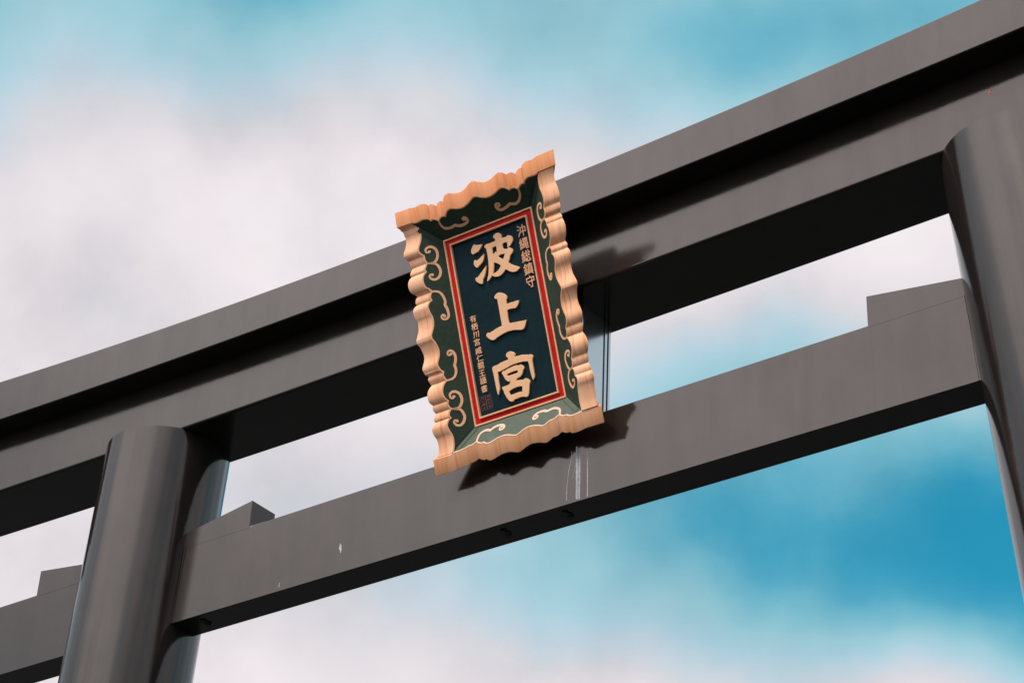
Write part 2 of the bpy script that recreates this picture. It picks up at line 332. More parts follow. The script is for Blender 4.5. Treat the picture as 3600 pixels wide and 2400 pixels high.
# ------------------------------------------------------------------ the name plaque
TR = json.loads('''{"con":{"L":[[0.6784,0.1351,1],[0.6619,0.1252,0],[0.6428,0.1196,0],[0.6327,0.1181,1],[0.6188,0.1134,0],[0.599,0.1129,0],[0.5737,0.1182,0],[0.5493,0.1283,0],[0.5282,0.1379,0],[0.5122,0.1398,0],[0.4981,0.1343,0],[0.4874,0.1252,0],[0.4782,0.1136,1],[0.4636,0.1141,0],[0.4484,0.1112,0],[0.4307,0.1032,1],[0.4134,0.1153,0],[0.3966,0.1217,0],[0.3827,0.1165,1],[0.3734,0.128,0],[0.3589,0.1377,0],[0.3403,0.1426,0],[0.3209,0.1426,0],[0.3004,0.1366,0],[0.2836,0.1238,0],[0.2889,0.1233,0],[0.2736,0.1103,0],[0.2639,0.101,1],[0.2543,0.1103,0],[0.2408,0.1162,0],[0.2265,0.1173,0],[0.2136,0.1123,1],[0.2054,0.1259,0],[0.1942,0.1354,0],[0.1806,0.1401,0],[0.1643,0.1387,0],[0.1374,0.1323,0],[0.1168,0.1248,0],[0.091,0.1238,0],[0.06,0.1294,0],[0.0361,0.1388,0],[0.0138,0.1485,1],[-0.0073,0.1464,0],[-0.0285,0.1345,0],[-0.0523,0.1261,0],[-0.0787,0.1206,0],[-0.1039,0.1222,0],[-0.1278,0.1307,0],[-0.1455,0.1382,0],[-0.1642,0.1397,0],[-0.1845,0.1323,0],[-0.1909,0.1302,0],[-0.2043,0.114,1],[-0.2224,0.119,0],[-0.2402,0.1137,0],[-0.2566,0.1042,1],[-0.2707,0.1195,0],[-0.2896,0.1316,0],[-0.3157,0.1383,0],[-0.3412,0.1363,0],[-0.3596,0.1271,0],[-0.3712,0.1156,1],[-0.3858,0.1205,0],[-0.4054,0.1164,0],[-0.4198,0.1057,1],[-0.4325,0.1167,0],[-0.4481,0.1226,0],[-0.4607,0.1222,0],[-0.469,0.1154,1],[-0.48,0.1306,0],[-0.4989,0.1418,0],[-0.5174,0.1428,0],[-0.5413,0.1366,0],[-0.5639,0.1262,0],[-0.5895,0.1223,0],[-0.6182,0.1238,0],[-0.6421,0.1289,0],[-0.6647,0.1367,1]],"R":[[0.6791,0.1487,1],[0.6509,0.1396,0],[0.6268,0.1363,0],[0.5973,0.1385,0],[0.5599,0.1529,0],[0.5257,0.1592,0],[0.5017,0.1559,0],[0.4806,0.1413,1],[0.4585,0.1453,0],[0.4412,0.1411,0],[0.4269,0.121,1],[0.4132,0.1321,0],[0.3974,0.1405,0],[0.3854,0.1388,1],[0.3644,0.1526,0],[0.3368,0.1594,0],[0.3069,0.1556,0],[0.2863,0.1437,0],[0.2633,0.1207,1],[0.2504,0.1343,0],[0.2353,0.1413,0],[0.2188,0.1352,1],[0.2009,0.1542,0],[0.178,0.1614,0],[0.1524,0.155,0],[0.1265,0.1406,0],[0.0967,0.1369,0],[0.0695,0.1436,0],[0.0427,0.1582,0],[0.0173,0.1733,1],[0.0004,0.1731,0],[-0.0191,0.158,0],[-0.0452,0.1444,0],[-0.074,0.1387,0],[-0.1074,0.1463,0],[-0.1364,0.1595,0],[-0.1594,0.1641,0],[-0.1818,0.1576,0],[-0.2022,0.1394,1],[-0.2216,0.1423,0],[-0.2417,0.1367,0],[-0.2527,0.1253,1],[-0.2744,0.1471,0],[-0.3012,0.1619,0],[-0.3277,0.165,0],[-0.3539,0.1557,0],[-0.3737,0.1375,1],[-0.3928,0.1405,0],[-0.4129,0.1348,0],[-0.4223,0.1242,1],[-0.438,0.1395,0],[-0.4559,0.1447,0],[-0.4714,0.1421,1],[-0.4898,0.1605,0],[-0.5156,0.162,0],[-0.5414,0.1519,0],[-0.5755,0.1452,0],[-0.6178,0.1418,0],[-0.6434,0.1434,0],[-0.6659,0.1464,1]],"T":[[-0.5388,0.1588,1],[-0.4328,0.1545,1],[-0.4113,0.1487,0],[-0.3898,0.148,0],[-0.3696,0.1505,0],[-0.3457,0.1489,0],[-0.3304,0.1433,0],[-0.3203,0.134,0],[-0.3173,0.1259,1],[-0.3043,0.1296,0],[-0.2902,0.1273,0],[-0.2794,0.1192,0],[-0.2707,0.1077,1],[-0.2615,0.1156,0],[-0.2498,0.1225,0],[-0.2324,0.126,0],[-0.2159,0.12,1],[-0.206,0.1317,0],[-0.1916,0.1432,0],[-0.1723,0.1501,0],[-0.1552,0.148,0],[-0.1331,0.1386,0],[-0.1066,0.1317,0],[-0.0794,0.1315,0],[-0.0508,0.139,0],[-0.0266,0.1495,0],[-0.0063,0.1586,0],[0.0078,0.1623,1],[0.0238,0.1586,0],[0.0392,0.1488,0],[0.044,0.1465,0],[0.0654,0.1367,0],[0.0868,0.1322,0],[0.1142,0.1331,0],[0.1417,0.1394,0],[0.1679,0.1489,0],[0.1901,0.1516,0],[0.2049,0.1462,0],[0.217,0.1362,0],[0.2267,0.1245,1],[0.2421,0.1283,0],[0.2587,0.1263,0],[0.2721,0.1186,0],[0.2805,0.1101,1],[0.2917,0.1195,0],[0.3083,0.1283,0],[0.3258,0.1308,0],[0.3315,0.1252,1],[0.3359,0.1358,0],[0.3482,0.1447,0],[0.3666,0.1515,0],[0.3842,0.1517,0],[0.409,0.1492,1],[0.4248,0.1514,0],[0.4436,0.1565,1],[0.5571,0.1584,1]],"B":[[-0.561,0.1413,1],[-0.4498,0.1456,1],[-0.4295,0.139,0],[-0.4033,0.1375,0],[-0.38,0.1373,0],[-0.3499,0.1329,0],[-0.3297,0.1267,0],[-0.3189,0.1222,1],[-0.3056,0.1235,0],[-0.2909,0.1204,0],[-0.2774,0.1119,0],[-0.2687,0.1094,1],[-0.2572,0.119,0],[-0.2393,0.1302,0],[-0.2264,0.133,0],[-0.218,0.1294,1],[-0.2064,0.14,0],[-0.1887,0.1504,0],[-0.1703,0.1509,0],[-0.1503,0.1448,0],[-0.122,0.1351,0],[-0.0925,0.1307,0],[-0.0584,0.1346,0],[-0.0253,0.1478,0],[-0.0026,0.157,0],[0.0153,0.1568,0],[0.0315,0.1479,0],[0.0526,0.1342,0],[0.0809,0.1263,0],[0.1113,0.129,0],[0.1428,0.138,0],[0.1753,0.1518,0],[0.193,0.1516,0],[0.2086,0.141,0],[0.2254,0.1292,1],[0.2419,0.1302,0],[0.2585,0.1249,0],[0.2709,0.1131,0],[0.2822,0.1107,1],[0.2926,0.1193,0],[0.3088,0.1275,0],[0.3209,0.1296,0],[0.3325,0.1289,1],[0.3463,0.1404,0],[0.3619,0.146,0],[0.3797,0.1476,0],[0.4067,0.1445,1],[0.4388,0.1384,1],[0.5529,0.1414,1]]},"scr":{"L":[[[0.4307,0.1032,0],[0.4286,0.0819,0],[0.4301,0.063,0],[0.4433,0.0454,0],[0.4676,0.0353,0],[0.4937,0.0357,0],[0.5136,0.0464,0],[0.5253,0.0663,0],[0.5221,0.0854,0],[0.5112,0.0971,0],[0.4978,0.0956,0],[0.4928,0.0855,0],[0.4979,0.0775,0]],[[0.4302,0.1002,0],[0.4266,0.076,0],[0.4201,0.0523,0],[0.3964,0.0375,0],[0.3698,0.0341,0],[0.3427,0.0462,0],[0.3307,0.0699,0],[0.3376,0.0904,0],[0.3538,0.0995,0],[0.3638,0.0923,0],[0.3604,0.0821,0]],[[0.2639,0.101,0],[0.2626,0.0843,0],[0.2557,0.0638,0],[0.2384,0.0481,0],[0.211,0.0386,0],[0.1913,0.0366,0],[0.176,0.0413,1],[0.1554,0.0338,0],[0.1322,0.0299,0],[0.1098,0.0305,0],[0.0956,0.0406,0],[0.092,0.0565,0],[0.1006,0.069,0],[0.1151,0.0697,0],[0.1211,0.0579,0],[0.1113,0.0534,0]],[[-0.2566,0.1042,0],[-0.2533,0.0752,0],[-0.2421,0.055,0],[-0.2189,0.043,0],[-0.1974,0.0411,0],[-0.1778,0.0449,1],[-0.1541,0.0355,0],[-0.1261,0.0324,0],[-0.1026,0.0393,0],[-0.0913,0.0527,0],[-0.0945,0.0671,0],[-0.1079,0.0723,0],[-0.1172,0.0646,0],[-0.1111,0.0544,0]],[[-0.4198,0.1057,0],[-0.4218,0.0825,0],[-0.4212,0.0622,0],[-0.4033,0.045,0],[-0.3755,0.0363,0],[-0.3473,0.0418,0],[-0.3296,0.0592,0],[-0.3258,0.081,0],[-0.3376,0.0971,0],[-0.3566,0.0962,0],[-0.3628,0.085,0],[-0.3537,0.0774,0]],[[-0.4203,0.1026,0],[-0.4245,0.0789,0],[-0.4307,0.0556,0],[-0.4541,0.0412,0],[-0.4798,0.0374,0],[-0.5067,0.05,0],[-0.5197,0.0703,0],[-0.5143,0.0897,0],[-0.4979,0.0999,0],[-0.4866,0.0932,0],[-0.4927,0.0821,0]]],"R":[[[0.4269,0.121,0],[0.426,0.0945,0],[0.4391,0.0647,0],[0.4697,0.051,0],[0.4974,0.0535,0],[0.5194,0.0702,0],[0.5209,0.0989,0],[0.5063,0.112,0],[0.4916,0.1091,0],[0.4968,0.0957,0]],[[0.425,0.1178,0],[0.4205,0.08,0],[0.4037,0.0578,0],[0.3735,0.0541,0],[0.3443,0.0644,0],[0.3314,0.0821,0],[0.3318,0.106,0],[0.3493,0.1181,0],[0.3638,0.113,0],[0.3596,0.0992,0]],[[0.2619,0.1201,0],[0.2597,0.0837,0],[0.2437,0.0589,0],[0.2124,0.0499,0],[0.1856,0.0547,1],[0.1619,0.0421,0],[0.1341,0.041,0],[0.1054,0.0513,0],[0.0954,0.0663,0],[0.1039,0.0819,0],[0.121,0.082,0],[0.1244,0.068,0],[0.1125,0.0664,0]],[[-0.2527,0.1253,0],[-0.2539,0.1065,0],[-0.2461,0.0826,0],[-0.2209,0.062,0],[-0.1932,0.0563,0],[-0.1726,0.0609,1],[-0.1566,0.0544,0],[-0.1204,0.0479,0],[-0.0952,0.0557,0],[-0.0826,0.0732,0],[-0.0882,0.0899,0],[-0.1005,0.0896,0],[-0.1078,0.0747,0],[-0.0978,0.0724,0]],[[-0.4223,0.1242,0],[-0.4204,0.0889,0],[-0.3913,0.0659,0],[-0.3562,0.0592,0],[-0.3306,0.071,0],[-0.3222,0.1023,0],[-0.3362,0.1231,0],[-0.3541,0.1103,0],[-0.3455,0.1007,0]],[[-0.4239,0.1235,0],[-0.4268,0.0859,0],[-0.4479,0.0598,0],[-0.4799,0.0569,0],[-0.5123,0.0737,0],[-0.5215,0.092,0],[-0.5119,0.1144,0],[-0.4885,0.1207,0],[-0.4868,0.1035,0]]],"T":[[[-0.2707,0.1077,0],[-0.2712,0.091,0],[-0.2679,0.0702,0],[-0.2554,0.0545,0],[-0.2351,0.0472,0],[-0.2114,0.0457,0],[-0.1876,0.0497,1],[-0.1668,0.038,0],[-0.1414,0.0344,0],[-0.1152,0.0375,0],[-0.0997,0.0486,0],[-0.1007,0.0629,0],[-0.1131,0.0729,0],[-0.1246,0.0688,0],[-0.1211,0.0591,0],[-0.1121,0.0614,0]],[[0.2805,0.1101,0],[0.279,0.0888,0],[0.2688,0.0653,0],[0.2488,0.0453,0],[0.2209,0.0377,0],[0.1914,0.0485,1],[0.1622,0.0386,0],[0.1298,0.0339,0],[0.1088,0.0443,0],[0.103,0.0657,0],[0.115,0.0765,0],[0.1298,0.0711,0],[0.1278,0.0594,0],[0.1203,0.0594,0]]],"B":[[[-0.2694,0.1065,0],[-0.2676,0.0873,0],[-0.259,0.0572,0],[-0.2404,0.0439,0],[-0.2164,0.0408,0],[-0.1859,0.0533,1],[-0.1674,0.04,0],[-0.1377,0.0357,0],[-0.1053,0.0439,0],[-0.0927,0.06,0],[-0.0987,0.0743,0],[-0.117,0.0745,0],[-0.1234,0.059,0],[-0.1117,0.0565,0]],[[0.2822,0.1107,0],[0.2807,0.0873,0],[0.2719,0.0645,0],[0.2531,0.0511,0],[0.228,0.0436,0],[0.2049,0.0466,0],[0.1906,0.0497,1],[0.1646,0.0386,0],[0.1346,0.0375,0],[0.1098,0.0483,0],[0.1019,0.0684,0],[0.1131,0.079,0],[0.1299,0.0736,0],[0.1286,0.06,0],[0.1193,0.0583,0]]]},"kan":{"wave":[[0,[-0.1326,0.4264,0],[-0.1292,0.4366,0],[-0.1166,0.4528,0],[-0.1086,0.4592,1],[-0.0997,0.4574,0],[-0.0969,0.4519,0],[-0.0766,0.4475,0],[-0.0511,0.4429,1],[-0.0617,0.4301,0],[-0.0775,0.4173,0],[-0.0867,0.4113,0],[-0.1058,0.4085,0],[-0.1211,0.405,0],[-0.1271,0.4083,0],[-0.1321,0.416,0]],[0,[-0.1285,0.3561,0],[-0.1234,0.368,0],[-0.1163,0.3702,0],[-0.1039,0.3639,0],[-0.0788,0.3726,0],[-0.0524,0.3854,1],[-0.0543,0.3736,0],[-0.0596,0.3573,0],[-0.0686,0.3456,0],[-0.0864,0.3357,0],[-0.1043,0.3257,0],[-0.1103,0.3225,0],[-0.1174,0.3266,0],[-0.1268,0.3386,0]],[0,[-0.1354,0.2649,0],[-0.1301,0.2711,0],[-0.1171,0.2702,0],[-0.0942,0.2854,0],[-0.0726,0.3008,0],[-0.0526,0.3146,1],[-0.0556,0.2976,0],[-0.0641,0.2779,0],[-0.0742,0.261,0],[-0.0868,0.2448,0],[-0.0906,0.2326,0],[-0.0943,0.2237,0],[-0.1015,0.2244,0],[-0.1133,0.2309,0],[-0.1279,0.2434,0],[-0.1348,0.2546,0]],[0,[-0.0417,0.4247,0],[-0.0294,0.433,0],[-0.0111,0.4326,0],[0.0126,0.4327,0],[0.0362,0.4327,1],[0.0359,0.4441,0],[0.0331,0.4495,0],[0.0274,0.4536,0],[0.0265,0.4618,0],[0.0334,0.4697,0],[0.0474,0.474,0],[0.0626,0.4719,0],[0.0763,0.4621,0],[0.0816,0.4502,0],[0.0798,0.4351,1],[0.0938,0.4338,0],[0.1093,0.4331,0],[0.1179,0.437,0],[0.1305,0.4351,0],[0.1418,0.4268,0],[0.1483,0.4146,0],[0.1488,0.401,0],[0.1418,0.3899,0],[0.1264,0.3782,0],[0.1076,0.3687,1],[0.1084,0.3852,0],[0.1105,0.4014,1],[0.0979,0.4033,0],[0.0812,0.4043,1],[0.0775,0.3954,0],[0.0766,0.3823,0],[0.0797,0.3723,1],[0.0977,0.3652,0],[0.1057,0.366,0],[0.1138,0.3674,0],[0.1235,0.3642,0],[0.1334,0.3557,0],[0.1375,0.3444,0],[0.1329,0.3347,0],[0.1205,0.3253,0],[0.1127,0.319,0],[0.1077,0.3072,0],[0.0981,0.2925,0],[0.0956,0.2866,1],[0.1052,0.2768,0],[0.1209,0.265,0],[0.1437,0.251,0],[0.1639,0.2366,1],[0.1519,0.2283,0],[0.1352,0.2226,0],[0.115,0.2247,0],[0.0963,0.234,0],[0.0808,0.2468,0],[0.0696,0.2553,1],[0.0572,0.2455,0],[0.0366,0.2343,0],[0.0177,0.231,0],[-0.0024,0.2346,0],[-0.0167,0.2414,0],[-0.0241,0.2494,1],[-0.0353,0.2396,0],[-0.049,0.2305,0],[-0.0618,0.2257,1],[-0.0606,0.2342,0],[-0.0529,0.2497,0],[-0.0453,0.2674,0],[-0.0389,0.2922,0],[-0.0323,0.3304,0],[-0.0307,0.3569,0],[-0.0308,0.3884,0],[-0.0336,0.413,1],[-0.0393,0.4171,0]],[1,[0.0074,0.4017,1],[0.0354,0.4038,1],[0.035,0.3893,0],[0.0337,0.3706,1],[0.0294,0.3687,0],[0.0237,0.3728,0],[0.0161,0.3674,0],[0.0053,0.3597,1],[0.0056,0.3765,0],[0.0067,0.3918,0]],[1,[0.0358,0.343,1],[0.0496,0.3464,0],[0.0677,0.346,0],[0.0826,0.3427,1],[0.0746,0.3292,0],[0.065,0.314,1],[0.0552,0.3233,0],[0.0443,0.3335,0]],[1,[0.0013,0.3155,1],[0.0125,0.3125,0],[0.0251,0.304,0],[0.0437,0.2867,1],[0.0347,0.2751,0],[0.0195,0.2644,0],[-0.0001,0.2584,0],[-0.0171,0.2583,1],[-0.0099,0.2739,0],[-0.0015,0.298,0]]],"up":[[0,[-0.0337,0.1263,0],[-0.0254,0.1364,0],[-0.0105,0.1423,0],[0.0039,0.1403,0],[0.0198,0.1331,0],[0.0366,0.119,0],[0.0451,0.1068,0],[0.0463,0.0969,0],[0.0389,0.0887,1],[0.0349,0.0636,1],[0.0521,0.0634,0],[0.0741,0.0629,0],[0.1009,0.0618,0],[0.1165,0.0605,0],[0.1179,0.0555,0],[0.1116,0.0427,0],[0.1006,0.0315,0],[0.0855,0.0236,1],[0.0764,0.0268,0],[0.0549,0.0299,0],[0.0403,0.0303,0],[0.033,0.0284,1],[0.0317,0.013,0],[0.0302,-0.0118,0],[0.0299,-0.0369,0],[0.034,-0.0465,0],[0.0531,-0.0493,0],[0.0863,-0.0542,0],[0.1149,-0.0578,0],[0.1338,-0.0605,0],[0.1448,-0.0601,1],[0.1406,-0.0688,0],[0.1307,-0.0867,0],[0.1206,-0.1002,0],[0.1098,-0.1053,0],[0.0978,-0.1041,0],[0.0725,-0.097,0],[0.0469,-0.0907,0],[0.0301,-0.0889,0],[0.0057,-0.0882,0],[-0.0195,-0.091,0],[-0.0452,-0.0958,0],[-0.0661,-0.101,0],[-0.0759,-0.1065,0],[-0.0895,-0.1065,0],[-0.1033,-0.1013,0],[-0.118,-0.0885,0],[-0.1275,-0.074,0],[-0.128,-0.0644,0],[-0.1228,-0.0575,0],[-0.1152,-0.0567,0],[-0.1046,-0.0599,0],[-0.0866,-0.0569,0],[-0.0604,-0.0502,0],[-0.04,-0.047,0],[-0.0187,-0.0455,1],[-0.0173,-0.0329,0],[-0.0177,-0.0054,0],[-0.0181,0.0284,0],[-0.018,0.0706,0],[-0.0179,0.1091,1],[-0.0277,0.1134,0],[-0.0333,0.1188,0]]],"miya":[[0,[-0.0252,-0.2119,0],[-0.0177,-0.2032,0],[-0.0039,-0.199,0],[0.0085,-0.2009,0],[0.0222,-0.209,0],[0.0315,-0.22,0],[0.0345,-0.2264,1],[0.029,-0.228,0],[0.0268,-0.2361,1],[0.0469,-0.2381,0],[0.0769,-0.2412,0],[0.1011,-0.2473,0],[0.1179,-0.2523,0],[0.1327,-0.2545,0],[0.1399,-0.2621,0],[0.1439,-0.2709,0],[0.1362,-0.286,0],[0.1342,-0.3135,0],[0.1337,-0.3459,0],[0.1324,-0.3758,0],[0.1274,-0.3873,0],[0.1183,-0.3971,1],[0.1143,-0.3835,0],[0.1115,-0.361,0],[0.1095,-0.3344,0],[0.1091,-0.3061,0],[0.1068,-0.287,1],[0.0838,-0.2813,0],[0.0591,-0.2773,0],[0.0314,-0.2756,0],[0.0005,-0.2763,0],[-0.0288,-0.2808,0],[-0.058,-0.2853,0],[-0.0821,-0.2892,0],[-0.0976,-0.289,1],[-0.0986,-0.3128,0],[-0.1013,-0.3382,0],[-0.1016,-0.3643,0],[-0.103,-0.3835,0],[-0.1105,-0.401,0],[-0.1193,-0.4148,1],[-0.1223,-0.4019,0],[-0.1242,-0.3796,0],[-0.1255,-0.3487,0],[-0.126,-0.3136,0],[-0.1273,-0.2825,0],[-0.1292,-0.2688,0],[-0.128,-0.2582,0],[-0.1221,-0.2512,0],[-0.1125,-0.2485,0],[-0.0945,-0.2494,0],[-0.0729,-0.2448,0],[-0.0437,-0.2414,0],[-0.0164,-0.2403,1],[-0.0167,-0.2293,0],[-0.0244,-0.2231,0]],[0,[-0.0733,-0.3027,0],[-0.0679,-0.2955,0],[-0.0597,-0.2931,0],[-0.0508,-0.294,0],[-0.0281,-0.2897,0],[0.006,-0.2867,0],[0.029,-0.2869,0],[0.0432,-0.2922,1],[0.0539,-0.2899,0],[0.0633,-0.2937,0],[0.0714,-0.3037,0],[0.0759,-0.3127,0],[0.0732,-0.3195,0],[0.0655,-0.3259,0],[0.0589,-0.3391,0],[0.0463,-0.3506,0],[0.0297,-0.3567,0],[0.0161,-0.3581,1],[0.0139,-0.3651,0],[0.0063,-0.3705,1],[0.0243,-0.3703,0],[0.0391,-0.3724,0],[0.0562,-0.3763,0],[0.0671,-0.373,0],[0.0769,-0.3743,0],[0.088,-0.3823,0],[0.0958,-0.3932,0],[0.0967,-0.4032,0],[0.0915,-0.4114,0],[0.0853,-0.4312,0],[0.0777,-0.4549,0],[0.0711,-0.4681,0],[0.061,-0.4739,0],[0.0487,-0.4721,0],[0.0346,-0.4668,0],[0.0146,-0.465,0],[-0.0085,-0.4659,0],[-0.0253,-0.4666,1],[-0.0304,-0.4727,0],[-0.0407,-0.473,0],[-0.0524,-0.4675,0],[-0.0643,-0.4511,0],[-0.073,-0.4313,0],[-0.0793,-0.4121,0],[-0.0816,-0.3984,0],[-0.087,-0.387,0],[-0.086,-0.3797,0],[-0.0774,-0.3783,0],[-0.0595,-0.3786,0],[-0.0357,-0.3757,1],[-0.0269,-0.3641,0],[-0.023,-0.3577,1],[-0.033,-0.3624,0],[-0.0446,-0.3568,0],[-0.057,-0.3423,0],[-0.0638,-0.3251,0],[-0.0687,-0.3117,0]],[1,[-0.0406,-0.3192,0],[-0.0257,-0.3155,0],[0.0004,-0.3133,0],[0.0337,-0.3155,1],[0.0278,-0.329,1],[0.0022,-0.3291,0],[-0.036,-0.3278,0]],[1,[-0.0475,-0.4136,1],[-0.027,-0.4076,0],[-0.0007,-0.4043,0],[0.0196,-0.4047,0],[0.0434,-0.4105,1],[0.0371,-0.4368,1],[0.0055,-0.4353,0],[-0.0203,-0.4366,0],[-0.0427,-0.436,1]]]}}''')
W0, H0, TILT = .3142, .5549, .36559
plaque = empty('name_plaque', (0, -.402, 1.10199+ZO), 'carved shrine name plaque with scalloped pale wood frame and dark blue panel', 'plaque')
plaque.rotation_euler = (TILT, 0, 0)     # local axes: x along the gate, y into the plaque, z up the plaque
SF = math.hypot(1.49, 1)
LAT = {'L': Vector((-1, 0, 0)), 'R': Vector((1, 0, 0)), 'T': Vector((0, 0, 1)), 'B': Vector((0, 0, -1))}
ALO = {'L': Vector((0, 0, 1)), 'R': Vector((0, 0, 1)), 'T': Vector((1, 0, 0)), 'B': Vector((1, 0, 0))}
FW = Vector((0, -1, 0))
def bframe(b):
    lat = LAT[b]; O = lat*(W0 if b in 'LR' else H0); d = (1.49*lat+FW)/SF; nin = (-lat+1.49*FW)/SF   # nin: normal of the painted inner face
    return O, ALO[b], d, nin, lat
THICK = {'L': .106, 'R': .104, 'T': .092, 'B': .096}
def board(b, name, green):
    O, al, d, nin, lat = bframe(b); t = THICK[b]
    pts = spline([tuple(p) for p in TR['con'][b]], n=5)
    if b in 'LR': pts = pts[::-1] if pts[0][0] > pts[-1][0] else pts
    lim = (H0-.0008) if b in 'LR' else W0+.115
    if b in 'LR':      # ends stop against the top and bottom boards
        e = .0004; pts = [(max(-(H0+.83*u)+e, min(H0+.83*u-e, s)), u) for s, u in pts]
    vs, fs, mi = [], [], []
    for s, u in pts:
        sb = max(-lim, min(lim, s)); bi = O + al*sb + d*(-.012); ri = O + al*s + d*u
        row = [bi, ri, ri + lat*(t-.006), ri + lat*(t-.0018) - d*.0022, ri + lat*t - d*.0075, bi + lat*t]
        vs += row
    k = 6
    inside = [abs(s) < (H0 if b in 'LR' else W0)+.83*u+.002 for s, u in pts]
    i0 = inside.index(True); i1 = len(pts)-1-inside[::-1].index(True)
    fs.append(tuple(i*k+1 for i in range(i0, i1+1)) + (i1*k, i0*k)); mi.append(0)
    for i in range(len(pts)-1):
        for j in range(k):
            if j == 0 and i0 <= i < i1: continue
            fs.append((i*k+j, i*k+(j+1) % k, (i+1)*k+(j+1) % k, (i+1)*k+j)); mi.append(1)
    fs.append(tuple(range(k))); mi.append(1); fs.append(tuple((len(pts)-1)*k+j for j in range(k))); mi.append(1)
    o = mesh_obj(name, vs, fs, [green, {'T': WOOD_TOP, 'B': WOOD_LOW}.get(b, WOOD)], plaque, mi, smooth=28)
    return o, pts
def ribbon(name, b, pts, w, m, parent, lift=.0012, taper=False, cap=0):
    """a thin raised line on a board's painted face; pts in board coordinates (along, up the flare)"""
    O, al, d, nin, lat = bframe(b); vs, fs = [], []; n = len(pts)
    W3 = lambda s, u, h: O + al*s + d*u + nin*h
    for i, (s, u) in enumerate(pts):
        a = pts[max(0, i-1)]; c = pts[min(n-1, i+1)]; tx, ty = c[0]-a[0], c[1]-a[1]; l = math.hypot(tx, ty) or 1
        nx, ny = -ty/l, tx/l; q = i/(n-1); ww = w/2*(1 if not taper else (.75+.5*math.sin(math.pi*min(1, q*1.15))))
        vs += [W3(s+nx*ww, u+ny*ww, -.001), W3(s+nx*ww, u+ny*ww, lift), W3(s-nx*ww, u-ny*ww, lift), W3(s-nx*ww, u-ny*ww, -.001)]
    for i in range(n-1):
        for j in range(3): fs.append((i*4+j, i*4+j+1, i*4+5+j, i*4+4+j))
    fs += [(0, 1, 2, 3), (4*n-4, 4*n-3, 4*n-2, 4*n-1)]
    if cap:
        s, u = pts[-1]; b0 = len(vs); k = 14
        for h in (-.001, lift+.0002):
            for j in range(k): vs.append(W3(s+cap*math.cos(2*math.pi*j/k), u+cap*math.sin(2*math.pi*j/k), h))
        for j in range(k): fs.append((b0+j, b0+(j+1) % k, b0+k+(j+1) % k, b0+k+j))
        fs.append(tuple(b0+k+j for j in range(k)))
    return mesh_obj(name, vs, fs, m, parent)
GM = {'L': GILT, 'R': GILT, 'T': GILT, 'B': PINK}
for b, nm in (('T', 'top_board'), ('B', 'bottom_board'), ('L', 'side_board'), ('R', 'side_board')):
    bo, cp = board(b, nm, GREEN2 if b == 'B' else GREEN)
    if b == 'B': bo['label'] = 'weathered green bottom board, sunlight painted in as a paler green'
    lim = lambda u: (H0 if b in 'LR' else W0) + .83*u - .004
    rim = [(s, u-.0035) for s, u in cp if abs(s) < lim(u)]
    ribbon('gilt_edge', b, rim, .0075, GM[b], bo, .0010)
    for sc in TR['scr'][b]:
        ribbon('scroll', b, spline([tuple(p) for p in sc], n=6), .0125 if b in 'LR' else .0135, GM[b], bo, .0014, True, .0085)
def mitre_strip(b, e, off, w, h, m, parent, name):
    O, al, d, nin, lat = bframe(b); base = (H0 if b in 'LR' else W0)
    u1 = .118; pts = [(e*(base-off), .0), (e*(base-off+.83*u1), u1)]
    return ribbon(name, b, pts, w, m, parent, h)
bobj = {}
for o in plaque.children:
    if o.name.startswith('top_board'): bobj['T'] = o
    elif o.name.startswith('bottom_board'): bobj['B'] = o
    elif o.name.startswith('side_board'): bobj['R' if o.data.vertices[0].co.x > 0 else 'L'] = o
for b, e in (('L', 1), ('R', 1), ('B', 1), ('B', -1)):
    mitre_strip(b, e, .036, .003, .0004, DARK, bobj[b], 'joint_line')
    mitre_strip(b, e, .016, .026, .0018, GREEN2 if b == 'B' else GREEN, bobj[b], 'joint_batten')
for b, e in (('T', 1), ('T', -1), ('L', -1), ('R', -1)):
    mitre_strip(b, e, .024, .0025, .0014, GREEN2 if b in 'LR' else GREEN, bobj[b], 'joint_batten')

def ring(name, w0, h0, w1, h1, n0, n1, m, bev=.0015):
    """rectangular frame between half sizes (w1,h1) inner and (w0,h0) outer, from depth n0 (back) to n1 (front)"""
    vs, fs = [], []
    for (w, h, n) in ((w0, h0, n0), (w0, h0, n1-bev), (w0-bev, h0-bev, n1), (w1+bev, h1+bev, n1), (w1, h1, n1-bev), (w1, h1, n0)):
        vs += [(-w, -n, -h), (w, -n, -h), (w, -n, h), (-w, -n, h)]
    for i in range(6):
        for j in range(4):
            a = i*4; b = ((i+1) % 6)*4; fs.append((a+j, a+(j+1) % 4, b+(j+1) % 4, b+j))
    return mesh_obj(name, vs, fs, m, plaque)
bevel_box('back_board', (-.40, .030, -.64), (.40, .060, .64), IRON, plaque, .003)
ring('recess', W0+.02, H0+.02, .300, .541, -.030, -.0145, GREEN)
ring('outer_gilt_frame', .3053, .5466, .2955, .5368, -.030, .0, GILT)
ring('red_border', .2957, .537, .2625, .5075, -.030, -.008, RED, .0005)
ring('inner_gilt_frame', .2655, .5105, .2565, .5015, -.030, .003, GILT)
bevel_box('panel', (-.2575, .012, -.5025), (.2575, .029, .5025), NAVY, plaque, 0)

